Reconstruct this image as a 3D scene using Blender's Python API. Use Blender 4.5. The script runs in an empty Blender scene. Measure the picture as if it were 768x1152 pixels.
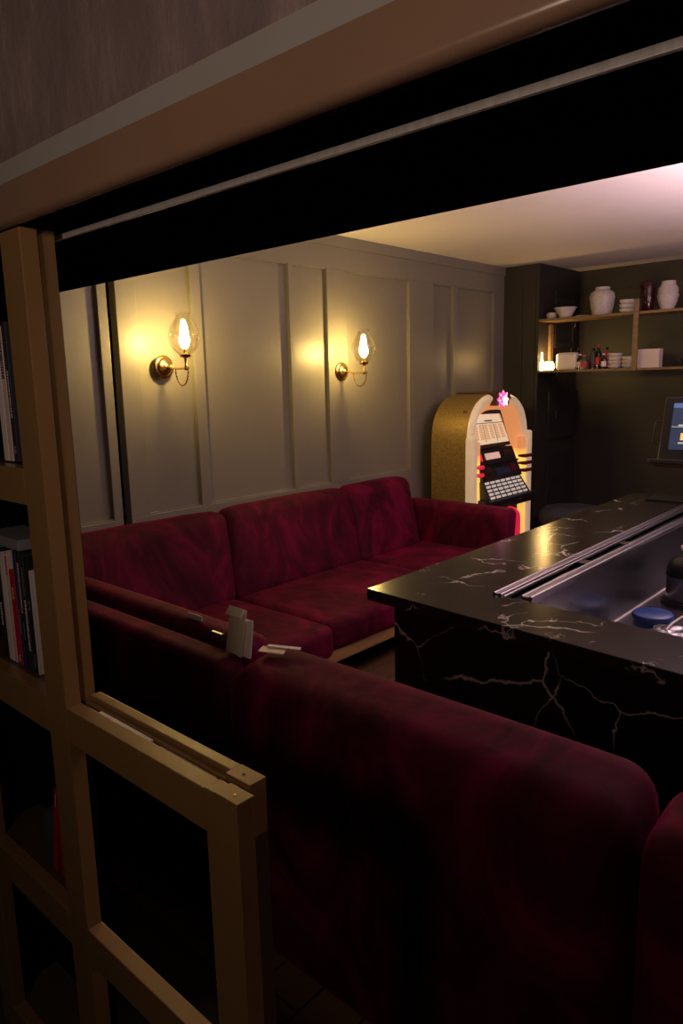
import bpy, bmesh, math, random
from mathutils import Vector, Matrix
random.seed(7)
scn = bpy.context.scene
COL = scn.collection
PI = math.pi

# ------------------------------------------------------------------ materials
def new_mat(name):
    m = bpy.data.materials.new(name); m.use_nodes = True
    nt = m.node_tree; b = nt.nodes['Principled BSDF']
    return m, nt, b
def setp(b, **k):
    names = dict(rough='Roughness', metal='Metallic', spec='Specular IOR Level', emis='Emission Color', es='Emission Strength',
                 coat='Coat Weight', coatr='Coat Roughness', sheen='Sheen Weight', sheenr='Sheen Roughness', sheent='Sheen Tint',
                 trans='Transmission Weight', alpha='Alpha', base='Base Color')
    for a, v in k.items():
        if isinstance(v, tuple) and len(v) == 3: v = (*v, 1)
        b.inputs[names[a]].default_value = v
def coords(nt, scale=(1, 1, 1)):
    tc = nt.nodes.new('ShaderNodeTexCoord'); mp = nt.nodes.new('ShaderNodeMapping')
    mp.inputs['Scale'].default_value = scale
    nt.links.new(tc.outputs['Object'], mp.inputs['Vector']); return mp.outputs['Vector']
def noise(nt, vec, scale, detail=4, rough=.6):
    n = nt.nodes.new('ShaderNodeTexNoise'); n.inputs['Scale'].default_value = scale
    n.inputs['Detail'].default_value = detail; n.inputs['Roughness'].default_value = rough
    nt.links.new(vec, n.inputs['Vector']); return n
def ramp(nt, fac, stops):
    r = nt.nodes.new('ShaderNodeValToRGB')
    while len(r.color_ramp.elements) < len(stops): r.color_ramp.elements.new(.5)
    for e, (p, c) in zip(r.color_ramp.elements, stops):
        e.position = p; e.color = (*c, 1) if len(c) == 3 else c
    nt.links.new(fac, r.inputs['Fac']); return r
def bump(nt, b, height, strength=.2, dist=.01):
    n = nt.nodes.new('ShaderNodeBump'); n.inputs['Strength'].default_value = strength; n.inputs['Distance'].default_value = dist
    nt.links.new(height, n.inputs['Height']); nt.links.new(n.outputs['Normal'], b.inputs['Normal'])
def mat(name, c, rough=.5, metal=0, var=.12, scale=6, bmp=0, bscale=60, sc=(1, 1, 1), **k):
    m, nt, b = new_mat(name)
    v = coords(nt, sc); n = noise(nt, v, scale)
    lo = tuple(max(0, x * (1 - var)) for x in c); hi = tuple(x * (1 + var) for x in c)
    r = ramp(nt, n.outputs['Fac'], [(.3, lo), (.7, hi)])
    nt.links.new(r.outputs['Color'], b.inputs['Base Color'])
    if bmp:
        n2 = noise(nt, v, bscale, 3); bump(nt, b, n2.outputs['Fac'], bmp, .004)
    setp(b, rough=rough, metal=metal, **k)
    return m
def emit(name, c, s, base=(.1, .1, .1), rough=.4):
    m = mat(name, base, rough); b = m.node_tree.nodes['Principled BSDF']; setp(b, emis=c, es=s); return m

M = {}
M['wall'] = mat('olive_grey_paint', (.200, .182, .150), .42, var=.03, bmp=.05, bscale=40)
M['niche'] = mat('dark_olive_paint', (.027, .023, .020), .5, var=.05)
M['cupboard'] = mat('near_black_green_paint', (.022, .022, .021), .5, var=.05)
M['ceiling'] = mat('ceiling_paint', (.75, .68, .66), .7, var=.02)
M['bronze'] = mat('bronze_paint', (.215, .118, .042), .33, var=.06, scale=3, bmp=.08, bscale=14, coat=.35, coatr=.25)
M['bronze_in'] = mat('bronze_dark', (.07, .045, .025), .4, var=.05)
M['stripe'] = mat('grey_metal_strip', (.27, .245, .225), .5, var=.04)
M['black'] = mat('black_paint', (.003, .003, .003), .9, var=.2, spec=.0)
M['blackgloss'] = mat('black_plastic', (.012, .012, .013), .3, var=.1)
M['track'] = mat('track_aluminium', (.62, .56, .55), .45, .15, var=.15, scale=20, sc=(1, 6, 1))
M['steel'] = mat('brushed_steel', (.34, .33, .36), .27, 1, var=.10, scale=14, sc=(1, 1, 1), bmp=.05, bscale=8)
M['rail'] = mat('polished_steel', (.45, .42, .46), .3, 1, var=.1)
M['brass'] = mat('brass', (.78, .52, .16), .22, 1, var=.06)
M['gold'] = mat('gold_vinyl', (.34, .23, .075), .45, .6, var=.35, scale=90, bmp=.25, bscale=120)
M['cream'] = emit('cream_plastic', (1, .70, .42), .30, (.52, .43, .34), .3)
M['ceramic'] = mat('grey_white_ceramic', (.50, .45, .43), .35, var=.10, scale=60, bmp=.5, bscale=90)
M['white'] = mat('white_ceramic', (.72, .66, .64), .3, var=.03)
M['whitebox'] = mat('white_card', (.66, .55, .53), .6, var=.02)
M['burgvase'] = mat('burgundy_glaze', (.035, .004, .008), .15, var=.6, scale=30)
M['paper'] = mat('kraft_paper', (.74, .58, .43), .8, var=.05)
M['wpaper'] = mat('white_paper', (.75, .66, .62), .8, var=.03)
M['oak'] = mat('oak_wood', (.36, .20, .08), .5, var=.25, scale=4, sc=(1, 12, 12))
M['shelfwood'] = mat('shelf_wood', (.20, .125, .062), .5, var=.18, scale=5, sc=(8, 1, 8))
M['stool'] = mat('charcoal_fabric', (.035, .038, .047), .85, var=.15, scale=80, bmp=.3)
M['blue'] = mat('blue_plastic', (.02, .055, .22), .35, var=.05)
M['bluelid'] = M['blue']
M['brown'] = mat('dark_brown_metal', (.10, .05, .035), .35, .4, var=.15)
M['darkpanel'] = mat('jukebox_dark_panel', (.035, .025, .025), .3, .2, var=.2)
M['key'] = emit('ivory_key', (1, .9, .8), .25, (.85, .80, .74), .25)
M['magenta'] = emit('magenta_glass', (1, .02, .08), .55, (.5, .01, .06), .15)
M['ring'] = mat('dark_red_ring', (.14, .01, .02), .25, var=.1)
M['ringlit'] = emit('lit_red_ring', (1, .03, .07), .55, (.4, .01, .03), .25)
M['yellowglow'] = emit('yellow_lit_plastic', (1, .62, .12), 1.3, (.6, .4, .15))
M['book_red'] = mat('book_red', (.36, .012, .014), .5)
M['book_black'] = mat('book_black', (.012, .012, .015), .45)
M['book_dark'] = mat('book_slate', (.022, .025, .034), .45)
M['book_navy'] = mat('book_navy', (.015, .03, .10), .45)
M['book_white'] = mat('book_white', (.55, .48, .46), .6)
M['book_pink'] = mat('book_pink', (.50, .36, .34), .6)
M['book_grey'] = mat('book_grey', (.16, .15, .16), .5)
M['page'] = mat('book_pages', (.5, .45, .4), .8)
M['plasterfront'] = None

# plaster: purple brown with vertical drips and stains
m, nt, b = new_mat('old_plaster'); v = coords(nt, (1, 3.0, 1)); n = noise(nt, v, 3.2, 8, .65)
v2 = coords(nt, (1, 5, .8)); n2 = noise(nt, v2, 1.7, 8, .72)
mx = nt.nodes.new('ShaderNodeMath'); mx.operation = 'MULTIPLY_ADD'; mx.inputs[1].default_value = .5
nt.links.new(n2.outputs['Fac'], mx.inputs[0]); 
hf = nt.nodes.new('ShaderNodeMath'); hf.operation = 'MULTIPLY'; hf.inputs[1].default_value = .5
nt.links.new(n.outputs['Fac'], hf.inputs[0]); nt.links.new(hf.outputs[0], mx.inputs[2])
r = ramp(nt, mx.outputs[0], [(.40, (.125, .085, .085)), (.52, (.165, .115, .112)), (.66, (.27, .195, .185))])
nt.links.new(r.outputs['Color'], b.inputs['Base Color']); setp(b, rough=.85)
n3 = noise(nt, coords(nt), 45, 6, .7); bump(nt, b, n3.outputs['Fac'], .5, .006); M['plaster'] = m

# velvet
def velvet(name, base, tint):
    m, nt, b = new_mat(name)
    v = coords(nt, (1, 1, .55)); n = noise(nt, v, 4.5, 5, .58); n.inputs['Distortion'].default_value = 1.2
    r = ramp(nt, n.outputs['Fac'], [(.36, tuple(x * .45 for x in base)), (.52, base), (.68, tuple(x * 1.9 for x in base))])
    nt.links.new(r.outputs['Color'], b.inputs['Base Color'])
    setp(b, rough=.75, spec=.12, sheen=.26, sheenr=.32, sheent=tint)
    w = noise(nt, coords(nt, (1, 1, .6)), 9, 3, .5); bump(nt, b, w.outputs['Fac'], .25, .02)
    return m
M['velvet'] = velvet('burgundy_velvet', (.075, .0008, .017), (.85, .03, .22))

# black marble with white veins
def marble(name, rough, base=(.010, .0095, .009), warp=.5, vc=.5, layers=((1.4, .0075), (3.4, .0085)), mk0=.49):
    m, nt, b = new_mat(name)
    v = coords(nt)
    w = noise(nt, v, 2.6, 5, .6)
    sub = nt.nodes.new('ShaderNodeVectorMath'); sub.operation = 'MULTIPLY_ADD'
    sub.inputs[1].default_value = (warp,) * 3; 
    nt.links.new(w.outputs['Color'], sub.inputs[0]); nt.links.new(v, sub.inputs[2])
    outs = []
    for sc_, wd in layers:
        vo = nt.nodes.new('ShaderNodeTexVoronoi'); vo.feature = 'DISTANCE_TO_EDGE'; vo.inputs['Scale'].default_value = sc_
        nt.links.new(sub.outputs[0], vo.inputs['Vector'])
        rr = ramp(nt, vo.outputs['Distance'], [(0, (1, 1, 1)), (wd * .45, (.75, .75, .75)), (wd * 1.6, (0, 0, 0))])
        mk = noise(nt, v, 3.1 * sc_ / 2, 3, .5); mr = ramp(nt, mk.outputs['Fac'], [(mk0, (0, 0, 0)), (mk0 + .11, (1, 1, 1))])
        mu = nt.nodes.new('ShaderNodeMix'); mu.data_type = 'RGBA'; mu.blend_type = 'MULTIPLY'; mu.inputs[0].default_value = 1
        nt.links.new(rr.outputs['Color'], mu.inputs[6]); nt.links.new(mr.outputs['Color'], mu.inputs[7]); outs.append(mu.outputs[2])
    ad = nt.nodes.new('ShaderNodeMix'); ad.data_type = 'RGBA'; ad.blend_type = 'LIGHTEN'; ad.inputs[0].default_value = 1
    nt.links.new(outs[0], ad.inputs[6]); nt.links.new(outs[1], ad.inputs[7])
    fin = nt.nodes.new('ShaderNodeMix'); fin.data_type = 'RGBA'
    nt.links.new(ad.outputs[2], fin.inputs[0]); fin.inputs[6].default_value = (*base, 1); fin.inputs[7].default_value = (vc, vc * .93, vc * .88, 1)
    nt.links.new(fin.outputs[2], b.inputs['Base Color'])
    setp(b, rough=rough, spec=.5)
    gr = noise(nt, v, 30, 4); rg = ramp(nt, gr.outputs['Fac'], [(.3, (rough * .95,) * 3), (.7, (rough * 1.05,) * 3)])
    nt.links.new(rg.outputs['Color'], b.inputs['Roughness'])
    return m
M['marble'] = marble('black_marble', .19, (.013, .0115, .011), .5, .65)
M['marbleside'] = marble('black_marble_panel', .3, (.004, .004, .004),   .22, .62, ((1.1, .0036), (2.3, .0030)), .44)

# floor planks
m, nt, b = new_mat('dark_plank_floor'); v = coords(nt)
br = nt.nodes.new('ShaderNodeTexBrick'); br.inputs['Scale'].default_value = 1; br.inputs['Brick Width'].default_value = 1.1
br.inputs['Row Height'].default_value = .14; br.inputs['Mortar Size'].default_value = .004
br.inputs['Color1'].default_value = (.20, .105, .055, 1); br.inputs['Color2'].default_value = (.15, .08, .042, 1); br.inputs['Mortar'].default_value = (.03, .015, .01, 1)
nt.links.new(v, br.inputs['Vector']); nt.links.new(br.outputs['Color'], b.inputs['Base Color']); setp(b, rough=.45); M['floor'] = m
M['tile'] = mat('corridor_floor', (.05, .04, .035), .6)

# thin clear glass
def glass(name, tint=(1, 1, 1), rough=.02, k=.10):
    m = bpy.data.materials.new(name); m.use_nodes = True; nt = m.node_tree; nt.nodes.clear()
    o = nt.nodes.new('ShaderNodeOutputMaterial'); t = nt.nodes.new('ShaderNodeBsdfTransparent'); g = nt.nodes.new('ShaderNodeBsdfGlossy')
    t.inputs[0].default_value = (*tint, 1); g.inputs['Roughness'].default_value = rough
    lw = nt.nodes.new('ShaderNodeLayerWeight'); lw.inputs[0].default_value = .35
    mm = nt.nodes.new('ShaderNodeMath'); mm.operation = 'MULTIPLY_ADD'; mm.inputs[1].default_value = .75; mm.inputs[2].default_value = k * .3
    nt.links.new(lw.outputs['Facing'], mm.inputs[0])
    mx = nt.nodes.new('ShaderNodeMixShader'); nt.links.new(mm.outputs[0], mx.inputs[0])
    nt.links.new(t.outputs[0], mx.inputs[1]); nt.links.new(g.outputs[0], mx.inputs[2]); nt.links.new(mx.outputs[0], o.inputs[0])
    return m
M['glass'] = glass('clear_glass', (1, .97, .9))
M['bag'] = glass('clear_plastic_bag', (.8, .8, .85), .25, .9)
M['bulb'] = emit('lit_bulb', (1, .70, .22), 430, (1, .8, .5))

# jukebox inner glow: orange with brighter yellow low down is the lamp tube behind it
def glow(name, stops, axis_scale, s):
    m, nt, b = new_mat(name); tc = nt.nodes.new('ShaderNodeTexCoord'); sp = nt.nodes.new('ShaderNodeSeparateXYZ')
    nt.links.new(tc.outputs['Object'], sp.inputs[0]); r = ramp(nt, sp.outputs['Z'], stops)
    nt.links.new(r.outputs['Color'], b.inputs['Emission Color']); b.inputs['Emission Strength'].default_value = s
    setp(b, base=(.5, .3, .12), rough=.35); return m
M['orangeglow'] = glow('backlit_orange_plastic', [(.3, (.9, .45, .10)), (.93, (1, .62, .10)), (1.08, (.85, .30, .07)), (1.3, (.55, .20, .07))], 1, 1.0)

# ------------------------------------------------------------------ mesh building
class MB:
    def __init__(s): s.v = []; s.f = []; s.sm = []
    def add(s, vs, fs, smooth=False):
        k = len(s.v); s.v += [tuple(p) for p in vs]; s.f += [tuple(i + k for i in f) for f in fs]; s.sm += [smooth] * len(fs); return s
    def box(s, x0, x1, y0, y1, z0, z1, bev=0.0):
        if bev:
            bm = bmesh.new(); bmesh.ops.create_cube(bm, size=1)
            for p in bm.verts: p.co = Vector(((x0 + x1) / 2 + p.co.x * (x1 - x0), (y0 + y1) / 2 + p.co.y * (y1 - y0), (z0 + z1) / 2 + p.co.z * (z1 - z0)))
            bmesh.ops.bevel(bm, geom=bm.edges[:], offset=bev, segments=2, profile=.6, affect='EDGES')
            bm.verts.index_update(); s.add([p.co[:] for p in bm.verts], [[q.index for q in f.verts] for f in bm.faces]); bm.free(); return s
        vs = [(x, y, z) for z in (z0, z1) for y in (y0, y1) for x in (x0, x1)]
        return s.add(vs, [(0, 2, 3, 1), (4, 5, 7, 6), (0, 1, 5, 4), (2, 6, 7, 3), (0, 4, 6, 2), (1, 3, 7, 5)])
    def prism(s, poly, a, b, axis='z', smooth=False):
        n = len(poly)
        def P(u, w, h): return {'z': (u, w, h), 'y': (u, h, w), 'x': (h, u, w)}[axis]
        vs = [P(u, w, a) for u, w in poly] + [P(u, w, b) for u, w in poly]
        fs = [tuple(range(n))[::-1], tuple(range(n, 2 * n))] + [(i, (i + 1) % n, n + (i + 1) % n, n + i) for i in range(n)]
        return s.add(vs, fs, smooth)
    def lathe(s, prof, c, n=32, axis='z', cap=True, smooth=True):
        vs = []; fs = []
        for r, h in prof:
            for i in range(n):
                a = 2 * PI * i / n; u, w = r * math.cos(a), r * math.sin(a)
                p = {'z': (u, w, h), 'y': (u, h, w), 'x': (h, u, w)}[axis]
                vs.append((c[0] + p[0], c[1] + p[1], c[2] + p[2]))
        for k in range(len(prof) - 1):
            for i in range(n):
                j = (i + 1) % n; fs.append((k * n + i, k * n + j, (k + 1) * n + j, (k + 1) * n + i))
        if cap:
            if prof[0][0] > 1e-5: fs.append(tuple(range(n))[::-1])
            if prof[-1][0] > 1e-5: fs.append(tuple((len(prof) - 1) * n + i for i in range(n)))
        return s.add(vs, fs, smooth)
    def tube(s, pts, r, n=10, cap=True):
        pts = [Vector(p) for p in pts]; vs = []; fs = []; up = None
        for i, p in enumerate(pts):
            t = (pts[min(i + 1, len(pts) - 1)] - pts[max(i - 1, 0)]).normalized()
            if up is None:
                up = t.orthogonal().normalized()
            up = (up - t * up.dot(t)).normalized(); w = t.cross(up)
            rr = r[i] if isinstance(r, (list, tuple)) else r
            for k in range(n):
                a = 2 * PI * k / n; vs.append(p + up * (rr * math.cos(a)) + w * (rr * math.sin(a)))
        for i in range(len(pts) - 1):
            for k in range(n):
                j = (k + 1) % n; fs.append((i * n + k, i * n + j, (i + 1) * n + j, (i + 1) * n + k))
        if cap: fs += [tuple(range(n))[::-1], tuple((len(pts) - 1) * n + k for k in range(n))]
        return s.add(vs, fs, True)
    def cushion(s, x0, x1, y0, y1, z0, z1, r=.05, bulge=.012, shear=None, n=10, wob=.0, seed=0):
        """rounded, slightly swollen upholstered block; shear(p)->p"""
        h = [(x1 - x0) / 2, (y1 - y0) / 2, (z1 - z0) / 2]; c = [(x0 + x1) / 2, (y0 + y1) / 2, (z0 + z1) / 2]
        r = min(r, *h)
        ax = []
        for a in range(3):
            e = [h[a] - r + r * math.sin(t * PI / 2) if False else h[a] - r + r * t for t in (.0, .28, .55, .8, 1)]
            mid = [(-1 + 2 * i / n) * (h[a] - r) for i in range(1, n)]
            ax.append([-q for q in e[::-1]] + mid + e)
        rnd = random.Random(seed); ph = [rnd.uniform(0, 6) for _ in range(6)]
        idx = {}; vs = []; fs = []
        def V(p):
            k = tuple(round(q, 6) for q in p)
            if k not in idx:
                inn = [max(-(h[a] - r), min(h[a] - r, p[a])) for a in range(3)]
                d = Vector([p[a] - inn[a] for a in range(3)]); 
                q = Vector(inn) + (d.normalized() * r if d.length > 1e-9 else d)
                u = [q[a] / h[a] for a in range(3)]
                for a in range(3):
                    b_, c_ = (a + 1) % 3, (a + 2) % 3
                    w = max(0, 1 - u[b_] ** 4) * max(0, 1 - u[c_] ** 4)
                    q[a] += bulge * w * u[a]
                if wob:
                    q += Vector((0, 1, .6)) * wob * (math.sin(q.x * 11 + q.z * 5 + ph[0]) * math.sin(q.z * 9 + ph[1] + q.x * 4) + .5 * math.sin(q.x * 23 + ph[2]) * math.sin(q.z * 17 + ph[3]))
                q = q + Vector(c)
                if shear: q = Vector(shear(q))
                idx[k] = len(vs); vs.append(q)
            return idx[k]
        for a in range(3):
            b_, c_ = (a + 1) % 3, (a + 2) % 3
            for sg in (-1, 1):
                B, C_ = ax[b_], ax[c_]
                for i in range(len(B) - 1):
                    for j in range(len(C_) - 1):
                        q = []
                        for (bb, cc) in ((B[i], C_[j]), (B[i + 1], C_[j]), (B[i + 1], C_[j + 1]), (B[i], C_[j + 1])):
                            p = [0, 0, 0]; p[a] = sg * h[a]; p[b_] = bb; p[c_] = cc; q.append(V(p))
                        if sg < 0: q = q[::-1]
                        if len(set(q)) >= 3: fs.append(tuple(dict.fromkeys(q)))
        return s.add(vs, fs, True)
    def build(s, name, mat_, parent=None, origin=None):
        if parent is not None:
            o0 = Vector(parent.get('_o', (0, 0, 0)))
        elif origin is not None: o0 = Vector(origin)
        else:
            xs = [p[0] for p in s.v]; ys = [p[1] for p in s.v]; zs = [p[2] for p in s.v]
            o0 = Vector(((min(xs) + max(xs)) / 2, (min(ys) + max(ys)) / 2, min(zs)))
        me = bpy.data.meshes.new(name); me.from_pydata([tuple(Vector(p) - o0) for p in s.v], [], s.f)
        for p, q in zip(me.polygons, s.sm): p.use_smooth = q
        bm = bmesh.new(); bm.from_mesh(me); bmesh.ops.recalc_face_normals(bm, faces=bm.faces[:]); bm.to_mesh(me); bm.free()
        if any(s.sm):
            try: me.set_sharp_from_angle(angle=math.radians(50))
            except Exception: pass
        me.materials.append(mat_); me.update()
        o = bpy.data.objects.new(name, me); COL.objects.link(o)
        if parent is not None: o.parent = parent; ORG[o.name] = tuple(o0); o['_o'] = tuple(o0)
        else: o.location = o0; o['_o'] = tuple(o0)
        return o
ORG = {}
def thing(name, label, cat, loc, group=None):
    o = bpy.data.objects.new(name, None); o.empty_display_size = .05; COL.objects.link(o); o.location = loc; o['_o'] = tuple(loc)
    o['label'] = label; o['category'] = cat
    if group: o['group'] = group
    return o
def tag(o, label, cat, group=None):
    o['label'] = label; o['category'] = cat
    if group: o['group'] = group
    return o
def struct(o): o['kind'] = 'structure'; return o
def copy_tree(root, loc, label=None, group=None):
    def rec(o, par):
        c = o.copy(); COL.objects.link(c)
        if par: c.parent = par
        for ch in list(o.children): rec(ch, c)
        return c
    r_ = rec(root, None); r_.location = loc
    if label: r_['label'] = label
    if group: r_['group'] = group
    return r_
def B(*a, **k): return MB().box(*a, **k)

CEIL = 2.485
# ================================================================== SETTING
struct(B(1.01, 6.6, -2.2, 3.4, -.06, 0).build('floor', M['floor']))
struct(B(-1.6, 1.01, -2.2, 3.4, -.06, -.001).build('floor_corridor', M['tile']))
struct(B(1.0, 6.6, -2.2, 3.45, CEIL, CEIL + .05).build('ceiling', M['ceiling']))

# panelled wall (y = 3.3 face, recessed panels 2.5 cm)
YW = 3.3
w = MB(); D = .027
w.box(.9, 1.936, YW + D, YW + .1, 0, CEIL); w.box(1.984, 5.76, YW + D, YW + .1, 0, CEIL)
w.box(1.93, 1.99, YW + .09, YW + .12, 0, CEIL)
panels = [(1.30, 1.885), (2.10, 2.437), (2.505, 3.170), (3.212, 3.508), (3.700, 4.385), (4.690, 4.960), (5.02, 5.575)]
ZB, ZT = .885, 2.275
def frame_piece(x0, x1, z0, z1): w.box(x0, x1, YW, YW + D + .005, z0, z1, .003)
edges = [.9, 1.936]
# lower and upper rails run between the black gap
frame_piece(.9, 1.936, 0, ZB); frame_piece(.9, 1.936, ZT, CEIL)
frame_piece(1.984, 5.745, 0, ZB); frame_piece(1.984, 5.745, ZT, CEIL)
xs = [.9] + [q for p in panels for q in p] + [5.745]
for i in range(0, len(xs), 2):
    a, c = xs[i], xs[i + 1]
    if a < 1.936 and c > 1.984:
        frame_piece(a, 1.936, ZB, ZT); frame_piece(1.984, c, ZB, ZT)
    elif c - a > .002: frame_piece(a, c, ZB, ZT)
# thin bead around every panel
for a, c in panels:
    pass
    w.box(a, c, YW + .006, YW + D, ZB, ZB + .008); w.box(a, c, YW + .006, YW + D, ZT - .008, ZT)
w.box(1.984, 5.745, YW - .012, YW, CEIL - .07, CEIL)
wb = struct(w.build('wall_back', M['wall']))
struct(B(1.925, 1.995, YW + .06, YW + .09, 0, CEIL).build('trim_1', M['black']))
# short end wall, pillar with cupboards, far wall
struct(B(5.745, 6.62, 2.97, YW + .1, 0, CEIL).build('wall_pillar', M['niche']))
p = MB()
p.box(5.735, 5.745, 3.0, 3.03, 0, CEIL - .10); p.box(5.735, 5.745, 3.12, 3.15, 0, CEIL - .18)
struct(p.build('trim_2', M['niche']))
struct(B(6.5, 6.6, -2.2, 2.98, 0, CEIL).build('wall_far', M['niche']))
struct(B(6.484, 6.5, -2.2, 2.96, 2.30, 2.315).build('trim_3', M['niche']))
struct(B(1.0, 6.6, -2.3, -2.2, 0, CEIL).build('wall_right', M['niche']))
# partition wall between corridor and bar
struct(B(.72, .962, 1.87, YW + .1, 0, 1.82).build('wall_jamb', M['black']))
struct(B(.56, 1.01, -2.2, 3.4, 1.82, 2.62).build('wall_front', M['black']))
struct(B(.553, .562, -2.2, 3.4, 1.90, 3.4).build('wall_corridor', M['plaster']))
struct(B(.546, .564, -2.2, 3.4, 1.881, 1.912).build('trim_4', M['stripe']))
# bronze lintel with rounded lower lip
prof = [(.562, 1.881), (.545, 1.881)] + [(.545 + .012 * (1 - math.cos(t)), 1.832 - .012 * math.sin(t)) for t in [i * PI / 12 for i in range(7)]] + [(.575, 1.820), (.575, 1.826), (.562, 1.83)]
lp = MB(); poly = [(x, z) for x, z in prof]
n = len(poly); vs = [(x, -2.2, z) for x, z in poly] + [(x, 3.2, z) for x, z in poly]
lp.add(vs, [tuple(range(n)), tuple(range(n, 2 * n))[::-1]] + [(i, (i + 1) % n, n + (i + 1) % n, n + i) for i in range(n)], True)
M['lintel'] = mat('bronze_lintel_paint', (.22, .130, .085), .26, var=.08, scale=4, bmp=.15, bscale=10, coat=.5, coatr=.2)
struct(lp.build('trim_5', M['lintel']))
# soffit track
tr = MB(); tr.box(.644, .650, -2.0, 1.27, 1.8115, 1.8205, .001)
struct(tr.build('trim_6', M['track']))
tr = MB(); tr.box(.700, .705, -2.0, 1.30, 1.812, 1.8205, .001); tr.box(.80, .81, -2.0, 1.6, 1.812, 1.8205, .001); tr.box(.90, .93, -2, 1.7, 1.808, 1.8205)
#struct(tr.build('trim_7', M['blackgloss']))
struct(B(.562, .575, 3.2, 3.3, 0, 1.82).build('wall_left', M['plaster']))
struct(B(-1.7, .5, 3.3, 3.4, 0, 3.4).build('wall_corridor_end', M['plaster']))

# ================================================================== BOOKCASE (front layer)
bc = thing('bookcase', 'bronze painted open bookcase grid in the foreground at the left', 'bookcase', (.575, 1.24, 0))
X0, X1 = .56, .590
B(X0, X1, 1.205, 1.279, 0, 1.818, .0015).build('post', M['bronze'], bc)
B(X0, X1, 1.640, 1.712, 0, 1.818, .0015).build('post', M['bronze'], bc)
B(X0, X1, .7215, .795, 0, .990, .0015).build('post', M['bronze'], bc)
B(X0, X1, 1.279, 1.640, 1.354, 1.420, .0015).build('rail', M['bronze'], bc)
B(X0, X1, 1.279, 1.640, .916, .988, .0015).build('rail', M['bronze'], bc)
B(X0, X1, 1.279, 1.640, .457, .530, .0015).build('rail', M['bronze'], bc)
B(X0, X1, 1.279, 1.640, .002, .073, .0015).build('rail', M['bronze'], bc)
B(X0, X1, .795, 1.205, .920, .988, .0015).build('rail', M['bronze'], bc)
B(X0, X1, .795, 1.205, .457, .530, .0015).build('rail', M['bronze'], bc)
B(X0, X1, .795, 1.205, .002, .073, .0015).build('rail', M['bronze'], bc)
for z in (1.420, .988, .530, .073):
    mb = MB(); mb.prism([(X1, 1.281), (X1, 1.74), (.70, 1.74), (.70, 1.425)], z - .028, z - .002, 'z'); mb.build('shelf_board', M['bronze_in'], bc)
B(.70, .712, 1.425, 1.87, 0, 1.82).build('back_panel', M['black'], bc)
mb = MB(); mb.prism([(.590, 1.279), (.596, 1.276), (.712, 1.42), (.70, 1.427)], 0, 1.82, 'z'); mb.build('side_panel', M['black'], bc)
B(.590, .70, 1.70, 1.712, 0, 1.82).build('side_panel', M['black'], bc)
cp = B(X0 - .0006, X1 + .0008, .7205, .772, .986, .9925, .001).build('end_cap', M['bronze'], bc)
MB().lathe([(.0022, 0), (.0022, .0012), (.0008, .0012)], (.574, .742, .9925), 12).build('screw', M['brass'], cp)
# window frame (second layer)
wf = thing('window_frame', 'bronze sliding window frame standing just behind the bookcase rail', 'window frame', (.62, .99, 0))
B(.603, .624, 1.214, 1.247, .935, 1.819, .001).build('stile', M['bronze'], wf)
mb = MB(); mb.box(.603, .634, .745, 1.247, .905, .983, .001); mb.box(.613, .634, .80, 1.214, .983, .992, .002)
mb.build('rail', M['bronze'], wf)
cp = B(.603, .6345, .7445, .80, .983, .9925, .001).build('end_cap', M['bronze'], wf)
MB().lathe([(.0028, 0), (.0028, .0008), (.0012, .0008), (.0012, 0)], (.618, .775, .9925), 14).build('screw', M['brown'], cp)
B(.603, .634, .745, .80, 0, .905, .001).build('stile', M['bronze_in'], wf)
B(.5915, .6025, .80, 1.214, .90, .972).build('track_channel', M['black'], wf)
B(.5925, .6005, .985, 1.150, .97, .984, .001).build('seal_strip', M['wpaper'], wf)['label'] = 'white strip in the track'
B(.5935, .6005, .815, .965, .97, .980, .001).build('seal_strip', M['track'], wf)['label'] = 'grey metal strip in the track'

# ------------------------------------------------------------------ books
def book(y0, y1, zb, h, mt, label, x=.600, d=.075, lean=0, marks=None, group=None, hor=False):
    root = thing('book', label, 'book', (x, (y0 + y1) / 2, zb), group)
    def L(mb):
        mb.v = [(px, py + lean * (pz - zb), pz) for px, py, pz in mb.v]; return mb
    mb = MB(); r = min(.004, (y1 - y0) * .3)
    # spine and covers: U section
    mb.box(x, x + .003, y0, y1, zb, zb + h, r * .3); mb.box(x + .002, x + d, y0, y0 + .002, zb, zb + h); mb.box(x + .002, x + d, y1 - .002, y1, zb, zb + h)
    L(mb).build('cover', mt, root)
    L(MB().box(x + .003, x + d - .003, y0 + .002, y1 - .002, zb + .003, zb + h - .003)).build('pages', M['page'], root)
    if marks:
        for (f0, f1, col, wd) in marks:
            mb = MB(); z = zb + h * f0; rr = random.Random(int(y0 * 9999))
            ym = (y0 + y1) / 2
            while z < zb + h * f1:
                dz = rr.uniform(.0018, .0042)
                mb.box(x - .0005, x + .0002, ym - wd / 2 * rr.uniform(.7, 1), ym + wd / 2, z, z + dz); z += dz + rr.uniform(.001, .002)
            L(mb).build('spine_lettering', M[col], root)
    return root
SB = .988
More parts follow.
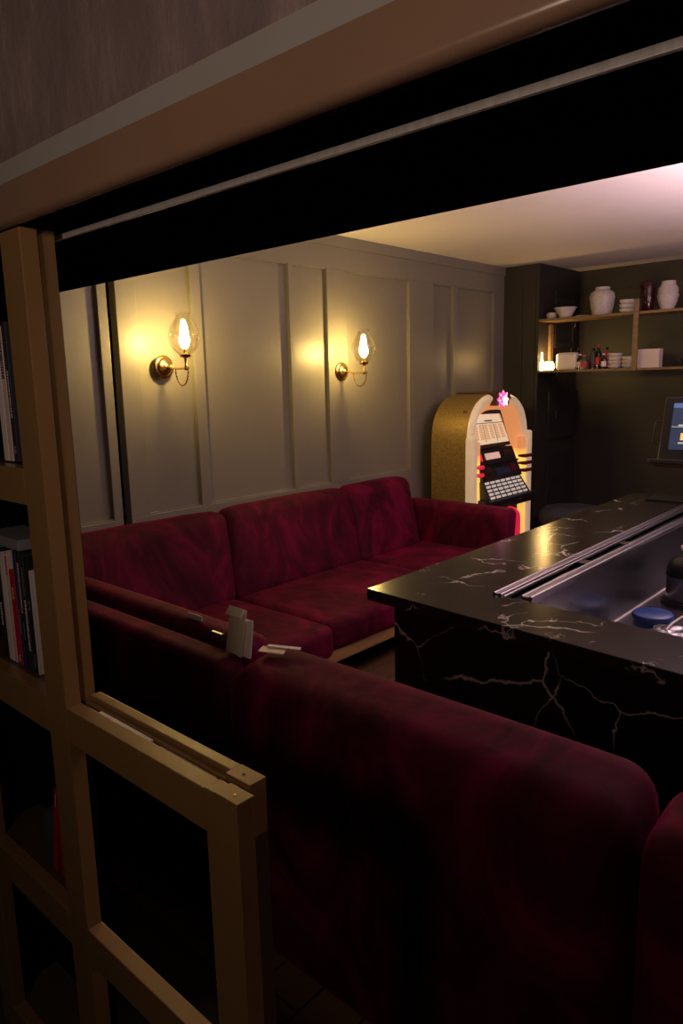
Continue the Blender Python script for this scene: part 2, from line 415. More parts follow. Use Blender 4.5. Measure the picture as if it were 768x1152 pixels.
bk = [  # y0,y1,h,mat,label,marks
 (1.389, 1.3945, .218, 'book_white', 'slim white book spine at the right end of the middle shelf', None),
 (1.398, 1.413, .243, 'book_black', 'black book beside the slim white one, faint grey lettering', [(.05, .16, 'book_grey', .004), (.55, .62, 'book_grey', .004)]),
 (1.415, 1.432, .243, 'book_dark', 'slate black book with bold pale lettering low on its spine', [(.18, .62, 'book_white', .007), (.66, .9, 'book_grey', .004)]),
 (1.434, 1.449, .252, 'book_black', 'black book with pink lettering down its spine', [(.48, .90, 'book_pink', .006), (.25, .40, 'book_grey', .003)]),
 (1.451, 1.464, .250, 'book_navy', 'navy blue topped dark book left of the black lettered books', [(.30, .50, 'book_grey', .004)]),
 (1.466, 1.489, .205, 'book_red', 'short bright red book on the middle shelf', [(.70, .83, 'book_white', .004), (.04, .10, 'book_pink', .006)]),
 (1.491, 1.505, .240, 'book_pink', 'pale pink book to the left of the red book', [(.8, .97, 'book_red', .008)]),
 (1.507, 1.530, .236, 'book_white', 'thick whitish book second from the left edge of the picture', None),
 (1.532, 1.560, .245, 'book_black', 'dark book cut by the left edge on the middle shelf', [(.3, .5, 'book_white', .006)]),
]
for y0, y1, h, mt, lb, mk in bk:
    book(y0, y1, SB, h, M[mt], lb, marks=mk, group='books on the middle shelf')
# grey book lying across the row
hb = thing('book', 'grey book lying flat on top of the row of upright books', 'book', (.60, 1.49, 1.242), 'books on the middle shelf')
B(.596, .68, 1.42, 1.58, 1.242, 1.264, .002).build('cover', M['book_grey'], hb)
B(.598, .678, 1.424, 1.576, 1.245, 1.2615).build('pages', M['page'], hb)
# upper shelf
book(1.387, 1.404, 1.422, .262, M['book_dark'], 'dark slate book with small white lettering on the upper shelf', marks=[(.32, .66, 'book_white', .004), (.06, .10, 'book_grey', .008)], group='books on the upper shelf')
book(1.407, 1.424, 1.422, .255, M['book_pink'], 'pinkish white book on the upper shelf, left of the slate one', marks=[(.62, .95, 'book_dark', .012)], group='books on the upper shelf')
book(1.427, 1.448, 1.422, .250, M['book_white'], 'white book cut by the left edge on the upper shelf', marks=[(.6, .9, 'book_dark', .014)], group='books on the upper shelf')
# lower shelf: two red leaning slim books
book(1.372, 1.388, .531, .190, M['book_red'], 'slim red book leaning against the post on the lower shelf', x=.603, d=.05, marks=[(.03, .95, 'ring', .001)], lean=-.035, group='red books on the lower shelf')
book(1.412, 1.430, .531, .205, M['book_red'], 'red book leaning right, left of the slimmer red one', x=.603, d=.05, marks=[(.8, .95, 'book_white', .003)], lean=-.20, group='red books on the lower shelf')
tag(MB().lathe([(0, 0), (.028, 0), (.034, .02), (.034, .06), (.028, .085), (0, .09)], (.655, 1.50, .531), 24).build('cup', M['stool']), 'dark round pot barely visible behind the red books', 'pot')
book(1.330, 1.336, .075, .17, M['book_white'], 'thin white booklet standing on the lowest shelf', x=.60, d=.028)

# ================================================================== BACK SOFA (along panelled wall)
sf = thing('corner_sofa', 'burgundy velvet corner sofa along the panelled wall beneath the sconces', 'sofa', (2.8, 2.85, 0))
YF = 2.29
def lean_y(y_base, z0, k):
    return lambda q: (q[0], q[1] + k * (q[2] - z0), q[2])
SEAT = .42
for i, (a, c, f) in enumerate([(1.36, 2.385, YF - .05), (2.39, 3.455, YF), (3.46, 4.13, YF)]):
    MB().cushion(a, c, f, 3.02, .255, SEAT, .045, .012, n=12, seed=i).build('seat_cushion', M['velvet'], sf)
def back(a, c, seed, top=.85, skewa=0, skewc=0):
    def sh(q):
        t = (q[2] - SEAT) / (top - SEAT); u = (q[0] - a) / (c - a)
        return (q[0] + t * (skewa * (1 - u) + skewc * u), q[1] + .17 * t, q[2])
    MB().cushion(a, c, 2.955, 3.10, SEAT - .03, top, .05, .012, sh, n=16, wob=.0022, seed=seed).build('back_cushion', M['velvet'], sf)
back(1.30, 2.385, 1, .858, 0, .09); back(2.39, 3.425, 2, .862, .09, .07); back(3.43, 4.06, 3, .865, .07, .09)
mb = MB(); mb.box(1.30, 4.16, 3.16, 3.285, .10, .80, .02); mb.build('back_frame', M['velvet'], sf)
# arm rest on the right
def arm_sh(q): return (q[0] + .15 * (q[2] - .42), q[1], q[2])
MB().cushion(4.10, 4.25, 2.33, 3.20, .20, .70, .045, .006, arm_sh, n=10).build('armrest', M['velvet'], sf)
B(1.36, 4.22, YF + .02, 3.2, .195, .262, .003).build('wood_plinth', M['oak'], sf)['label'] = 'light wood plinth rail'
B(1.5, 4.15, 2.56, 3.15, 0, .197).build('base', M['black'], sf)

# ================================================================== NEAR SOFA BACKS
def near_section(y0, y1, label, seed, z=.848, split=False, depth=1.60):
    t = thing('sofa_section', label, 'sofa', (1.2, (y0 + y1) / 2, 0), 'burgundy sofa sections with their backs to the camera')
    def sh(q): return (q[0] - .06 * (q[2] - .42), q[1], q[2])
    if split:
        MB().cushion(1.10, 1.205, y0, y1, .03, z - .018, .035, .004, n=14, wob=.001, seed=seed).build('back_frame', M['velvet'], t)
        MB().cushion(1.232, 1.345, y0 + .01, y1 - .01, .36, z + .006, .045, .006, sh, n=14, wob=.001, seed=seed + 1).build('back_cushion', M['velvet'], t)
    else:
        def sl(q):   # top slopes gently down to the outside
            k = max(0, (q[2] - .60) / .25); return (q[0], q[1], q[2] - .035 * k * max(0, (1.30 - q[0]) / .2))
        MB().cushion(1.095, 1.325, y0, y1, .03, z + .004, .075, .006, sl, n=16, wob=.001, seed=seed).build('back_frame', M['velvet'], t)
    MB().cushion(1.33, depth, y0 + .005, min(y1, 2.22) - .005, .23, .39, .04, .008, n=8, seed=seed).build('seat_cushion', M['velvet'], t)
    B(1.33, depth - .03, y0 + .02, min(y1, 2.22) - .02, .0, .24, .004).build('base', M['black'], t)
    return t
sa = near_section(1.472, 2.90, 'burgundy velvet sofa section nearest the panelled wall, back turned to the camera', 11, split=True)
near_section(.393, 1.458, 'large burgundy velvet sofa section in the centre foreground', 21)
near_section(-.75, .378, 'burgundy sofa section cut off by the right edge', 31, depth=1.46)
tag(B(1.06, 1.084, 2.07, 2.40, 0, .80, .003).build('shade_panel', M['black']), 'added black panel standing in for shade at the left end of the near sofa back', 'panel')  # added dark panel in place of the shade on the sofa back

# cards in the gap between cushions
c1 = thing('menu_holder', 'kraft paper menu card standing upright in the sofa back gap', 'menu', (1.2, 1.50, .80))
def card(mb, x, y0, y1, z0, z1, lean=.0, th=.003, dx=0):
    k = len(mb.v); mb.box(x, x + th, y0, y1, z0, z1, .0008)
    mb.v[k:] = [(px + lean * (pz - z0), py + dx * (pz - z0), pz) for px, py, pz in mb.v[k:]]; return mb
card(MB(), 1.198, 1.487, 1.556, .815, .952, .06, dx=-.15).build('menu_card', M['paper'], c1)
card(MB(), 1.207, 1.460, 1.520, .815, .925, .04, dx=-.12).build('folded_sheet', M['wpaper'], c1)
mb = MB(); mb.prism([(0, 0)] * 0 + [(1.190, .934), (1.204, .956), (1.209, .952), (1.196, .930)], 1.474, 1.536, 'y'); mb.build('folded_flap', M['paper'], c1)
c2 = thing('folded_card', 'beige folded cards lying flat in the gap near the sofa seam', 'card', (1.21, 1.36, .845))
def flat(q, th):
    mb = MB(); return mb.add(q + [(x, y, z + th) for x, y, z in q], [(0, 3, 2, 1), (4, 5, 6, 7), (0, 1, 5, 4), (1, 2, 6, 5), (2, 3, 7, 6), (3, 0, 4, 7)])
flat([(1.195, 1.412, .852), (1.225, 1.425, .854), (1.245, 1.352, .858), (1.215, 1.335, .856)], .003).build('card', M['paper'], c2)
flat([(1.222, 1.405, .860), (1.232, 1.41, .861), (1.262, 1.315, .866), (1.250, 1.305, .865)], .002).build('inner_sheet', M['wpaper'], c2)
tag(card(MB(), 1.235, 1.72, 1.79, .80, .873, .1).build('card', M['wpaper']), 'tip of a white card poking out between frame and cushion', 'card')
tag(MB().box(1.200, 1.212, 1.575, 1.625, .80, .862, .003).build('metal_clip', M['steel']), 'small silver clip left of the standing menu', 'clip')

# ================================================================== COUNTER
ct = thing('bar_counter', 'black marble bar counter with white veins and a sunken steel sink', 'counter', (2.8, .5, 0))
ZC, ZS = .90, .862
# outline corners measured clockwise
A_ = (1.705, 1.463); Bq = (1.475, -1.2); Dq = (4.075, 1.505); Ec = (3.85, -1.2)
def lerp(a, c, t): return (a[0] + (c[0] - a[0]) * t, a[1] + (c[1] - a[1]) * t)
hole = [(1.905, 1.118), (3.86, 1.160), (3.80, -1.0), (1.755, -1.0)]
outer = [A_, Dq, Ec, Bq]
mb = MB(); vs = [(x, y, z) for z in (ZS, ZC) for x, y in outer + hole]
fs = []
for i in range(4):
    j = (i + 1) % 4
    fs += [(8 + i, 8 + j, 8 + 4 + j, 8 + 4 + i), (i, 4 + i, 4 + j, j), (i, j, 8 + j, 8 + i), (4 + i, 8 + 4 + i, 8 + 4 + j, 4 + j)]
mb.add(vs, fs)
top = mb.build('countertop', M['marble'], ct)
bv = top.modifiers.new('b', 'BEVEL'); bv.width = .004; bv.segments = 2; bv.limit_method = 'ANGLE'
def inset(q, dx, dy): return (q[0] + dx, q[1] + dy)
mb = MB()
po = [(1.775, 1.405), (4.0, 1.44), (3.80, -1.15), (1.555, -1.15)]; pi_ = [(1.80, 1.38), (3.97, 1.41), (3.775, -1.12), (1.58, -1.12)]
vs = [(x, y, z) for z in (0, ZS) for x, y in po + pi_]; mb.add(vs, fs)
mb.build('side_panel', M['marbleside'], ct)
# sink: steel walls and floor
ZF = .645
mb = MB()
mb.box(1.905, 3.85, 1.00, 1.02, ZF - .02, .895); mb.box(1.86, 3.82, -1.0, 1.02, ZF - .02, ZF); mb.box(3.80, 3.82, -1.0, 1.02, ZF, .89)
mb.prism([(1.905, 1.02), (1.885, 1.02), (1.755, -1.0), (1.775, -1.0)], ZF, .861, 'z')
mb.build('sink_basin', M['steel'], ct)
mb = MB(); mb.tube([(1.90, .998, ZF + .003), (3.80, .998, ZF + .003)], .004); mb.build('weld_seam', M['track'], ct)
mb = MB()
mb.prism([(1.90, 1.085), (3.84, 1.125), (3.84, 1.150), (1.90, 1.108)], .895, .904, 'z')
for ya, yb, zz, rr in ((1.108, 1.150, .904, .005), (1.086, 1.126, .903, .0045), (1.073, 1.113, .900, .0035)): mb.tube([(1.895, ya, zz), (3.85, yb, zz)], rr, 12)
mb.prism([(1.90, 1.070), (3.84, 1.110), (3.84, 1.120), (1.90, 1.080)], .893, .901, 'z')
mb.build('outer_rail', M['rail'], ct)
mb = MB(); mb.prism([(1.925, .996), (3.84, 1.02), (3.84, 1.05), (1.925, 1.028)], .880, .902, 'z'); mb.tube([(1.92, 1.027, .902), (3.85, 1.049, .902)], .005, 12); mb.tube([(1.92, .998, .902), (3.85, 1.021, .902)], .006, 12); mb.build('inner_rail', M['rail'], ct)
mb = MB(); mb.prism([(1.925, 1.028), (3.84, 1.05), (3.84, 1.112), (1.925, 1.072)], .862, .880, 'z'); mb.build('channel', M['blackgloss'], ct)
mb = MB(); mb.prism([(1.97, 1.034), (2.30, 1.044), (2.30, 1.060), (1.97, 1.046)], .880, .893, 'z'); mb.build('wood_insert', M['oak'], ct)['label'] = 'pale wooden strip in the rail channel'
for x in (2.42, 2.80): 
    MB().box(x, x + .05, 1.04, 1.075, .88, .902, .004).build('bracket', M['steel'], ct)

# items in the sink
lid = thing('blue_tub', 'round blue plastic tub in the steel sink', 'tub', (2.50, .835, ZF))
MB().lathe([(0, 0), (.060, 0), (.066, .005), (.068, .040), (.0, .040)], (2.625, .875, ZF), 36).build('tub', M['blue'], lid)
MB().lathe([(.069, .036), (.0715, .038), (.0715, .050), (.066, .055), (.0, .053)], (2.625, .875, ZF), 36).build('lid', M['blue'], lid)
pot = thing('steel_shaker', 'steel pot with black collar and white cap standing in the sink', 'pot', (2.93, .835, ZF))
px, py = 2.995, .876
MB().lathe([(0, .0), (.086, .0), (.090, .004), (.090, .012), (0, .012)], (px, py, ZF), 40).build('foot', M['blackgloss'], pot)
MB().lathe([(0, .012), (.070, .012), (.074, .02), (.074, .135), (.070, .145), (0, .145)], (px, py, ZF), 40).build('body', M['steel'], pot)
MB().lathe([(.076, .115), (.077, .12), (.073, .150), (.052, .185), (.03, .193), (0, .194)], (px, py, ZF), 40).build('collar', M['blackgloss'], pot)
MB().lathe([(.014, .19), (.016, .212), (.026, .222), (.026, .234), (.02, .238), (0, .239)], (px, py, ZF), 24).build('cap', M['white'], pot)
# plastic bag
bm = bmesh.new(); bmesh.ops.create_icosphere(bm, subdivisions=4, radius=1)
rnd = random.Random(4); mb = MB()
for q in bm.verts:
    d = q.co.copy(); f = 1 + .16 * math.sin(7 * d.x + 3 * d.y) * math.sin(6 * d.y + 2) + .08 * math.sin(17 * d.x + 11 * d.z) + .05 * math.sin(23 * d.y + 19 * d.x)
    q.co = Vector((2.49 + .11 * d.x * f - .05 * d.y, .765 + .085 * d.y * f, ZF + .028 + .026 * d.z * f))
bm.verts.index_update(); mb.add([q.co[:] for q in bm.verts], [[x.index for x in f.verts] for f in bm.faces], True); bm.free()
tag(mb.build('plastic_bag', M['bag']), 'crumpled clear plastic bag in front of the blue tub', 'bag')
tag(MB().tube([(2.43, .765, ZF + .066), (2.52, .775, ZF + .062), (2.66, .782, ZF + .05)], .004).build('drinking_straw', M['white']), 'white straw lying across the plastic bag in the sink', 'straw')

# POS monitor at the far end
mo = thing('till_monitor', 'black touchscreen till monitor on a pole at the far counter end', 'monitor', (3.92, 1.10, .9))
def tilt(pts, piv=(3.95, 0, 1.10), a=.26, yaw=0):
    out = []
    for x, y, z in pts:
        dx, dz = x - piv[0], z - piv[2]
        out.append((piv[0] + dx * math.cos(a) + dz * math.sin(a), y, piv[2] - dx * math.sin(a) + dz * math.cos(a)))
    return out
def tb(mb): mb.v = tilt(mb.v); return mb
tb(MB().box(3.93, 3.975, .87, 1.335, 1.10, 1.445, .008)).build('housing', M['blackgloss'], mo)
M['screen'] = emit('screen_lit', (.10, .13, .24), .30, (.01, .01, .02), .15)
M['screenbar'] = emit('screen_bar', (.12, .18, .40), .8, (.01, .01, .02))
M['iconblue'] = emit('icon_blue', (.15, .45, 1), 1.3); M['iconorange'] = emit('icon_orange', (1, .5, .15), 1.1); M['icongrey'] = emit('icon_grey', (.6, .6, .5), .7)
sc_ = tb(MB().box(3.9285, 3.931, .92, 1.285, 1.165, 1.41)).build('screen', M['screen'], mo)
tb(MB().box(3.9275, 3.9287, .92, 1.285, 1.385, 1.41)).build('menu_bar', M['screenbar'], sc_)
tb(MB().box(3.9275, 3.9287, .92, 1.283, 1.283, 1.286)).build('divider_line', M['icongrey'], sc_)
tb(MB().box(3.9272, 3.9286, 1.175, 1.222, 1.315, 1.348, .0005)).build('icon', M['iconblue'], sc_)
tb(MB().box(3.9272, 3.9286, 1.172, 1.205, 1.350, 1.378, .0005)).build('icon', M['icongrey'], sc_)
tb(MB().box(3.9272, 3.9286, 1.180, 1.232, 1.215, 1.252, .0005)).build('icon', M['iconorange'], sc_)
tb(MB().box(3.9272, 3.9286, 1.175, 1.24, 1.196, 1.204)).build('caption_bar', M['icongrey'], sc_)
tb(MB().box(3.9272, 3.9286, 1.165, 1.25, 1.288, 1.297)).build('caption_bar', M['icongrey'], sc_)
tb(MB().box(3.85, 3.98, .86, 1.355, 1.075, 1.10, .006)).build('lower_ledge', M['blackgloss'], mo)
tb(MB().tube([(3.94, 1.335, 1.315), (3.925, 1.362, 1.31), (3.925, 1.365, 1.20), (3.94, 1.335, 1.19)], .006, 8)).build('side_handle', M['blackgloss'], mo)
MB().box(3.975, 4.01, 1.075, 1.135, .912, 1.20, .005).build('pole', M['blackgloss'], mo)
MB().box(3.86, 4.045, 1.165, 1.36, .9, .912, .003).build('foot_plate', M['blackgloss'], mo)
# the foot plate carries the pole over the stone
MB().box(3.90, 4.02, 1.07, 1.20, .903, .915, .003).build('foot_arm', M['blackgloss'], mo)

# upholstered stool behind the counter
st = thing('upholstered_stool', 'dark charcoal tub stool between the jukebox and the counter', 'stool', (5.60, 2.56, 0))
MB().lathe([(0, .0), (.17, .0), (.19, .02), (.20, .30), (.235, .34), (.0, .36)], (5.62, 2.56, 0), 40).build('base', M['stool'], st)
MB().lathe([(.235, .345), (.262, .365), (.275, .41), (.265, .455), (.22, .487), (.12, .498), (0, .50)], (5.62, 2.56, 0), 48).build('seat', M['stool'], st)
MB().lathe([(.239, .335), (.247, .342), (.239, .352)], (5.62, 2.56, 0), 40, cap=False).build('piping', M['blackgloss'], st)

# ================================================================== CUPBOARD DOORS ON THE PILLAR
def panel_door(x0, x1, z0, z1, label, hx, hz):
    t = thing('cupboard_door', label, 'cupboard', ((x0 + x1) / 2, 2.955, z0))
    mb = MB(); mb.box(x0, x1, 2.953, 2.9695, z0, z1, .002)
    mb.build('door_leaf', M['cupboard'], t)
    mb = MB(); f = .055
    for q in ((x0, x1, z0, z0 + f), (x0, x1, z1 - f, z1), (x0, x0 + f, z0 + f, z1 - f), (x1 - f, x1, z0 + f, z1 - f)): mb.box(q[0], q[1], 2.945, 2.953, q[2], q[3], .002)
    mb.build('frame', M['cupboard'], t)
    h = MB(); h.tube([(hx, 2.945, hz - .035), (hx, 2.925, hz - .03), (hx, 2.925, hz + .03), (hx, 2.945, hz + .035)], .005, 8); h.build('handle', M['steel'], t)
    return t
panel_door(5.93, 6.47, 1.01, 1.425, 'upper black cupboard door in the corner under the shelves', 6.02, 1.22)
panel_door(5.93, 6.47, .38, .865, 'lower black cupboard door in the corner behind the stool', 6.02, .64)
panel_door(6.005, 6.40, 1.80, 2.285, 'black panel door behind the upper shelf bowls', 6.35, 2.02)

# ================================================================== WALL SHELVES
sh = thing('shelf_unit', 'two tier wooden shelf unit fixed beside the dark pillar', 'shelf', (5.85, 2.0, 1.59))
B(5.74, 5.995, .6, 2.968, 2.012, 2.032, .002).build('shelf_board', M['shelfwood'], sh)
B(5.74, 5.995, .6, 2.968, 1.590, 1.608, .002).build('shelf_board', M['shelfwood'], sh)
B(5.915, 5.975, 2.945, 2.967, 1.608, 1.997, .002).build('upright', M['shelfwood'], sh)
B(5.727, 5.739, 2.135, 2.175, 1.590, 2.125, .002).build('upright', M['shelfwood'], sh)
B(5.98, 6.50, .62, .66, 1.595, 2.02).build('bracket', M['shelfwood'], sh)
Z1, Z2 = 1.608, 2.032
def lath(name, prof, c, m_, label, cat, group=None, n=28):
    return tag(MB().lathe(prof, c, n).build(name, M[m_]), label, cat, group)
# upper shelf
lath('jar', [(0, 0), (.068, 0), (.076, .015), (.090, .075), (.098, .14), (.090, .175), (.062, .193), (.055, .198), (.058, .217), (.050, .217), (.046, .20), (0, .19)], (5.85, 2.475, Z2), 'ceramic', 'large speckled grey jar on the upper shelf', 'jar', n=40)
lath('vase', [(0, 0), (.045, 0), (.048, .012), (.066, .06), (.077, .11), (.072, .115), (.072, .160), (.055, .182), (.052, .195), (.050, .212), (.042, .212), (0, .2)], (5.85, 1.968, Z2), 'ceramic', 'ribbed grey vase right of the burgundy vase', 'vase', n=40)
MBv = MB().lathe([(0, 0), (.040, 0), (.044, .01), (.052, .07), (.053, .18), (.050, .215), (.040, .232), (.028, .236), (0, .236)], (5.85, 2.118, Z2), 32)
tag(MBv.build('vase', M['burgvase']), 'tall burgundy vase with pale marks on the upper shelf', 'vase')
tag(MB().lathe([(0, 0), (.040, 0), (.088, .08), (.095, .086), (.088, .086), (.04, .01), (0, .01)], (5.85, 2.785, Z2), 36).build('bowl', M['white']), 'white flared bowl at the left of the upper shelf', 'bowl')
tag(MB().lathe([(0, 0), (.03, 0), (.045, .02), (.045, .05), (.036, .055), (0, .05)], (5.85, 2.905, Z2), 24).build('cup', M['ceramic']), 'small grey cup at the left end of the upper shelf', 'cup')
tag(MB().lathe([(0, 0), (.04, 0), (.052, .012), (.05, .016), (0, .012)], (5.9, 2.665, Z2), 24).build('dish', M['ceramic']), 'low grey dish beside the white flared bowl', 'dish')
bowlp = [(0, 0), (.035, 0), (.055, .014), (.060, .034), (.055, .034), (.048, .016), (0, .008)]
b0 = MB().lathe(bowlp, (5.85, 2.272, Z2), 28).build('bowl', M['white'])
tag(b0, 'bottom bowl of the white stack beside the large jar', 'bowl', 'white bowls stacked on the upper shelf')
for i, nm in enumerate(('second bowl from the bottom of the stack beside the large jar', 'top bowl of the white stack beside the large jar')):
    copy_tree(b0, (5.85, 2.272, Z2 + .034 * (i + 1)), nm)
# lower shelf
cy = 2.925
cn = thing('candle_holder', 'glowing candle in a frosted glass at the left of the lower shelf', 'candle', (5.80, 2.90, Z1))
M['candleglass'] = emit('glowing_frosted_glass', (1, .62, .20), 6, (.9, .7, .4)); M['flame'] = emit('flame', (1, .7, .3), 45, (1, .8, .5))
MB().lathe([(0, 0), (.035, 0), (.046, .02), (.044, .05), (.030, .075), (.026, .072), (0, .06)], (5.80, 2.895, Z1), 24).build('glass', M['candleglass'], cn)
fl = thing('lit_bottle', 'narrow glowing glass bottle lamp at the pillar corner', 'lamp', (5.78, 2.95, Z1))
M['bottleglow'] = emit('glowing_bottle', (1, .72, .32), 9, (.9, .7, .4))
MB().lathe([(0, 0), (.016, 0), (.017, .07), (.008, .095), (.006, .14), (.007, .15), (0, .15)], (5.775, 2.948, Z1), 20).build('bottle', M['bottleglow'], fl)
tag(MB().cushion(5.79, 5.88, 2.655, 2.835, Z1, Z1 + .140, .028, .003, n=4).build('ceramic_box', M['white']), 'rounded white box lit warm by the candle', 'box')
tag(B(5.78, 5.86, 1.985, 2.150, Z1, Z1 + .140, .003).build('white_box', M['whitebox']), 'square white box right of the centre upright', 'box')
bw = lambda y, z, lb: copy_tree(b0, (5.85, y, z), lb, 'white bowls stacked on the lower shelf')
for y, nn, side in ((2.352, 4, 'left'), (2.235, 3, 'right')):
    for i in range(nn):
        pos = ('bottom', 'second', 'third' if nn == 4 else 'top', 'top')[i]
        bw(y, Z1 + .029 * i, f'{pos} bowl in the {side} hand white stack on the lower shelf')
bottlep = lambda r, h: [(0, 0), (r, 0), (r, h * .6), (r * .9, h * .68), (r * .4, h * .8), (r * .38, h), (0, h)]
M['darkglass'] = mat('dark_glass', (.012, .010, .008), .08, var=.3); M['redlabel'] = mat('red_label', (.40, .03, .045), .45, var=.1)
M['greyglass'] = mat('grey_glass', (.10, .085, .08), .1)
bots = [(2.755, .030, .175, 'darkglass', None, 'black bottle behind the left of the white rounded box', 5.93), (2.70, .028, .16, 'darkglass', None, 'black bottle behind the right of the white rounded box', 5.93),
        (2.632, .026, .125, 'darkglass', 'white', 'small dark bottle with white cap next to the rounded box', 5.82),
        (2.585, .034, .115, 'greyglass', 'redlabel', 'jar with red label among the bottles', 5.80), (2.545, .033, .165, 'greyglass', None, 'grey glass bottle behind the red labelled jar', 5.88),
        (2.485, .027, .19, 'darkglass', 'redlabel', 'tall dark bottle with red top in the middle of the lower shelf', 5.84), (2.440, .026, .17, 'redlabel', None, 'red bottle behind the tall dark bottle', 5.90),
        (2.418, .022, .12, 'darkglass', 'white', 'short dark bottle left of the stacked bowls', 5.79)]
for y, r_, h, mm, lm, lb, x in bots:
    t = thing('bottle', lb, 'bottle', (x, y, Z1), 'bottles on the lower shelf')
    MB().lathe(bottlep(r_, h), (x, y, Z1), 20).build('body', M[mm], t)
    if lm: MB().lathe([(r_ * 1.02, h * .15), (r_ * 1.02, h * .5)], (x, y, Z1), 20, cap=False).build('wrap_label', M[lm], t)
    MB().lathe([(r_ * .45, h * .9), (r_ * .45, h * 1.02), (0, h * 1.02)], (x, y, Z1), 14).build('bottle_cap', M['redlabel' if lm == 'redlabel' else 'darkglass' if lm is None else 'white'], t)
kt = thing('teapot', 'small black teapot at the right edge of the lower shelf', 'teapot', (5.85, 1.79, Z1))
MB().lathe([(0, 0), (.035, 0), (.055, .025), (.055, .045), (.03, .068), (0, .07)], (5.85, 1.79, Z1), 28).build('body', M['blackgloss'], kt)
MB().tube([(5.85, 1.838, Z1 + .025), (5.85, 1.865, Z1 + .045), (5.85, 1.872, Z1 + .06)], [.010, .007, .006], 10).build('spout', M['blackgloss'], kt)
MB().lathe([(.009, 0), (.010, .01), (0, .016)], (5.85, 1.79, Z1 + .069), 14).build('lid_knob', M['blackgloss'], kt)

# ================================================================== SCONCES
def sconce(x, z, label):
    t = thing('wall_sconce', label, 'wall lamp', (x, YW, z), 'brass wall sconces on the panelled wall')
    MB().lathe([(0, 0), (.060, 0), (.062, -.004), (.058, -.010), (.048, -.012), (.046, -.018), (.034, -.026), (.020, -.030), (.018, -.04), (.010, -.044), (0, -.045)], (x, YW, z), 40, axis='y').build('backplate', M['brass'], t)
    ya = YW - .20
    MB().tube([(x, YW - .04, z), (x, YW - .09, z - .008), (x, YW - .14, z - .01), (x, ya - .02, z - .01)], .0065, 12).build('arm', M['brass'], t)
    MB().lathe([(0, -.012), (.006, -.012), (.009, -.004), (.009, .01), (.007, .02), (.008, .045), (.026, .055), (.030, .060), (.030, .068), (.012, .07), (0, .07)], (x, ya, z - .01), 28).build('cup', M['brass'], t)
    # drop loop under the arm
    pts = []
    for i in range(15):
        a = PI * i / 14; pts.append((x, ya + .055 * math.cos(a) + .037, z - .012 - .085 * math.sin(a)))
    ch = MB().tube(pts, .0032, 8)
    for q in pts[1:-1]: ch.lathe([(0, -.0058), (.0045, -.004), (.0058, 0), (.0045, .004), (0, .0058)], q, 10)
    ch.build('beaded_loop', M['brass'], t)
    c0 = (x, ya, z + .056)
    gp = [(.026, 0), (.050, .018), (.070, .048), (.079, .085), (.076, .115), (.060, .150), (.042, .178), (.036, .195), (.040, .207)]
    # smooth profile
    sp = []
    for i in range(len(gp) - 1):
        for k in range(4):
            t_ = k / 4; p0 = gp[max(i - 1, 0)]; p1 = gp[i]; p2 = gp[i + 1]; p3 = gp[min(i + 2, len(gp) - 1)]
            sp.append(tuple(.5 * (2 * p1[j] + (p2[j] - p0[j]) * t_ + (2 * p0[j] - 5 * p1[j] + 4 * p2[j] - p3[j]) * t_ ** 2 + (-p0[j] + 3 * p1[j] - 3 * p2[j] + p3[j]) * t_ ** 3) for j in (0, 1)))
    sp.append(gp[-1])
    MB().lathe(sp, c0, 40, cap=False).build('glass_shade', M['glass'], t)
    bu = MB().lathe([(.010, 0), (.012, .018), (.010, .03)], c0, 16).build('bulb_socket', M['brass'], t)
    MB().lathe([(.009, .028), (.016, .040), (.025, .058), (.0275, .073), (.022, .092), (.011, .106), (0, .110)], c0, 24).build('bulb', M['bulb'], t)
    return t
s1 = sconce(2.236, 1.655, 'brass wall sconce with lit tulip glass, nearer the left of the panelling')
s2 = sconce(3.628, 1.622, 'brass wall sconce with lit tulip glass, nearer the jukebox')

# ================================================================== JUKEBOX
jx = 4.905; HW = .43; YJ = 2.84; ZTOP = 1.455; ZSH = 1.03
jb = thing('jukebox', 'gold sided arched jukebox with glowing selection panel by the wall', 'jukebox', (jx, 3.0, 0))
def arch(a, top, n=28, z0=0.0, zs=ZSH, pw=2.7):
    pts = [(-a, z0)]
    for i in range(n + 1):
        t = PI - PI * i / n; c, s_ = math.cos(t), math.sin(t)
        pts.append((a * math.copysign(abs(c) ** (2 / pw), c), zs + (top - zs) * abs(s_) ** (2 / pw)))
    pts.append((a, z0)); return pts
def loft_arch(mb, pa, ya, pb, yb, smooth=True):
    n = len(pa); vs = [(jx + x, ya, z) for x, z in pa] + [(jx + x, yb, z) for x, z in pb]
    mb.add(vs, [(i, i + 1, n + i + 1, n + i) for i in range(n - 1)], smooth)
o_ = arch(HW, ZTOP - .012); i_ = arch(HW - .02, ZTOP - .03)
mb = MB(); loft_arch(mb, o_, YJ + .03, o_, 3.17); loft_arch(mb, o_, YJ + .03, i_, YJ + .02)
n = len(o_); mb.add([(jx + x, 3.17, z) for x, z in o_], [tuple(range(n))])
mb.build('cabinet', M['gold'], jb)
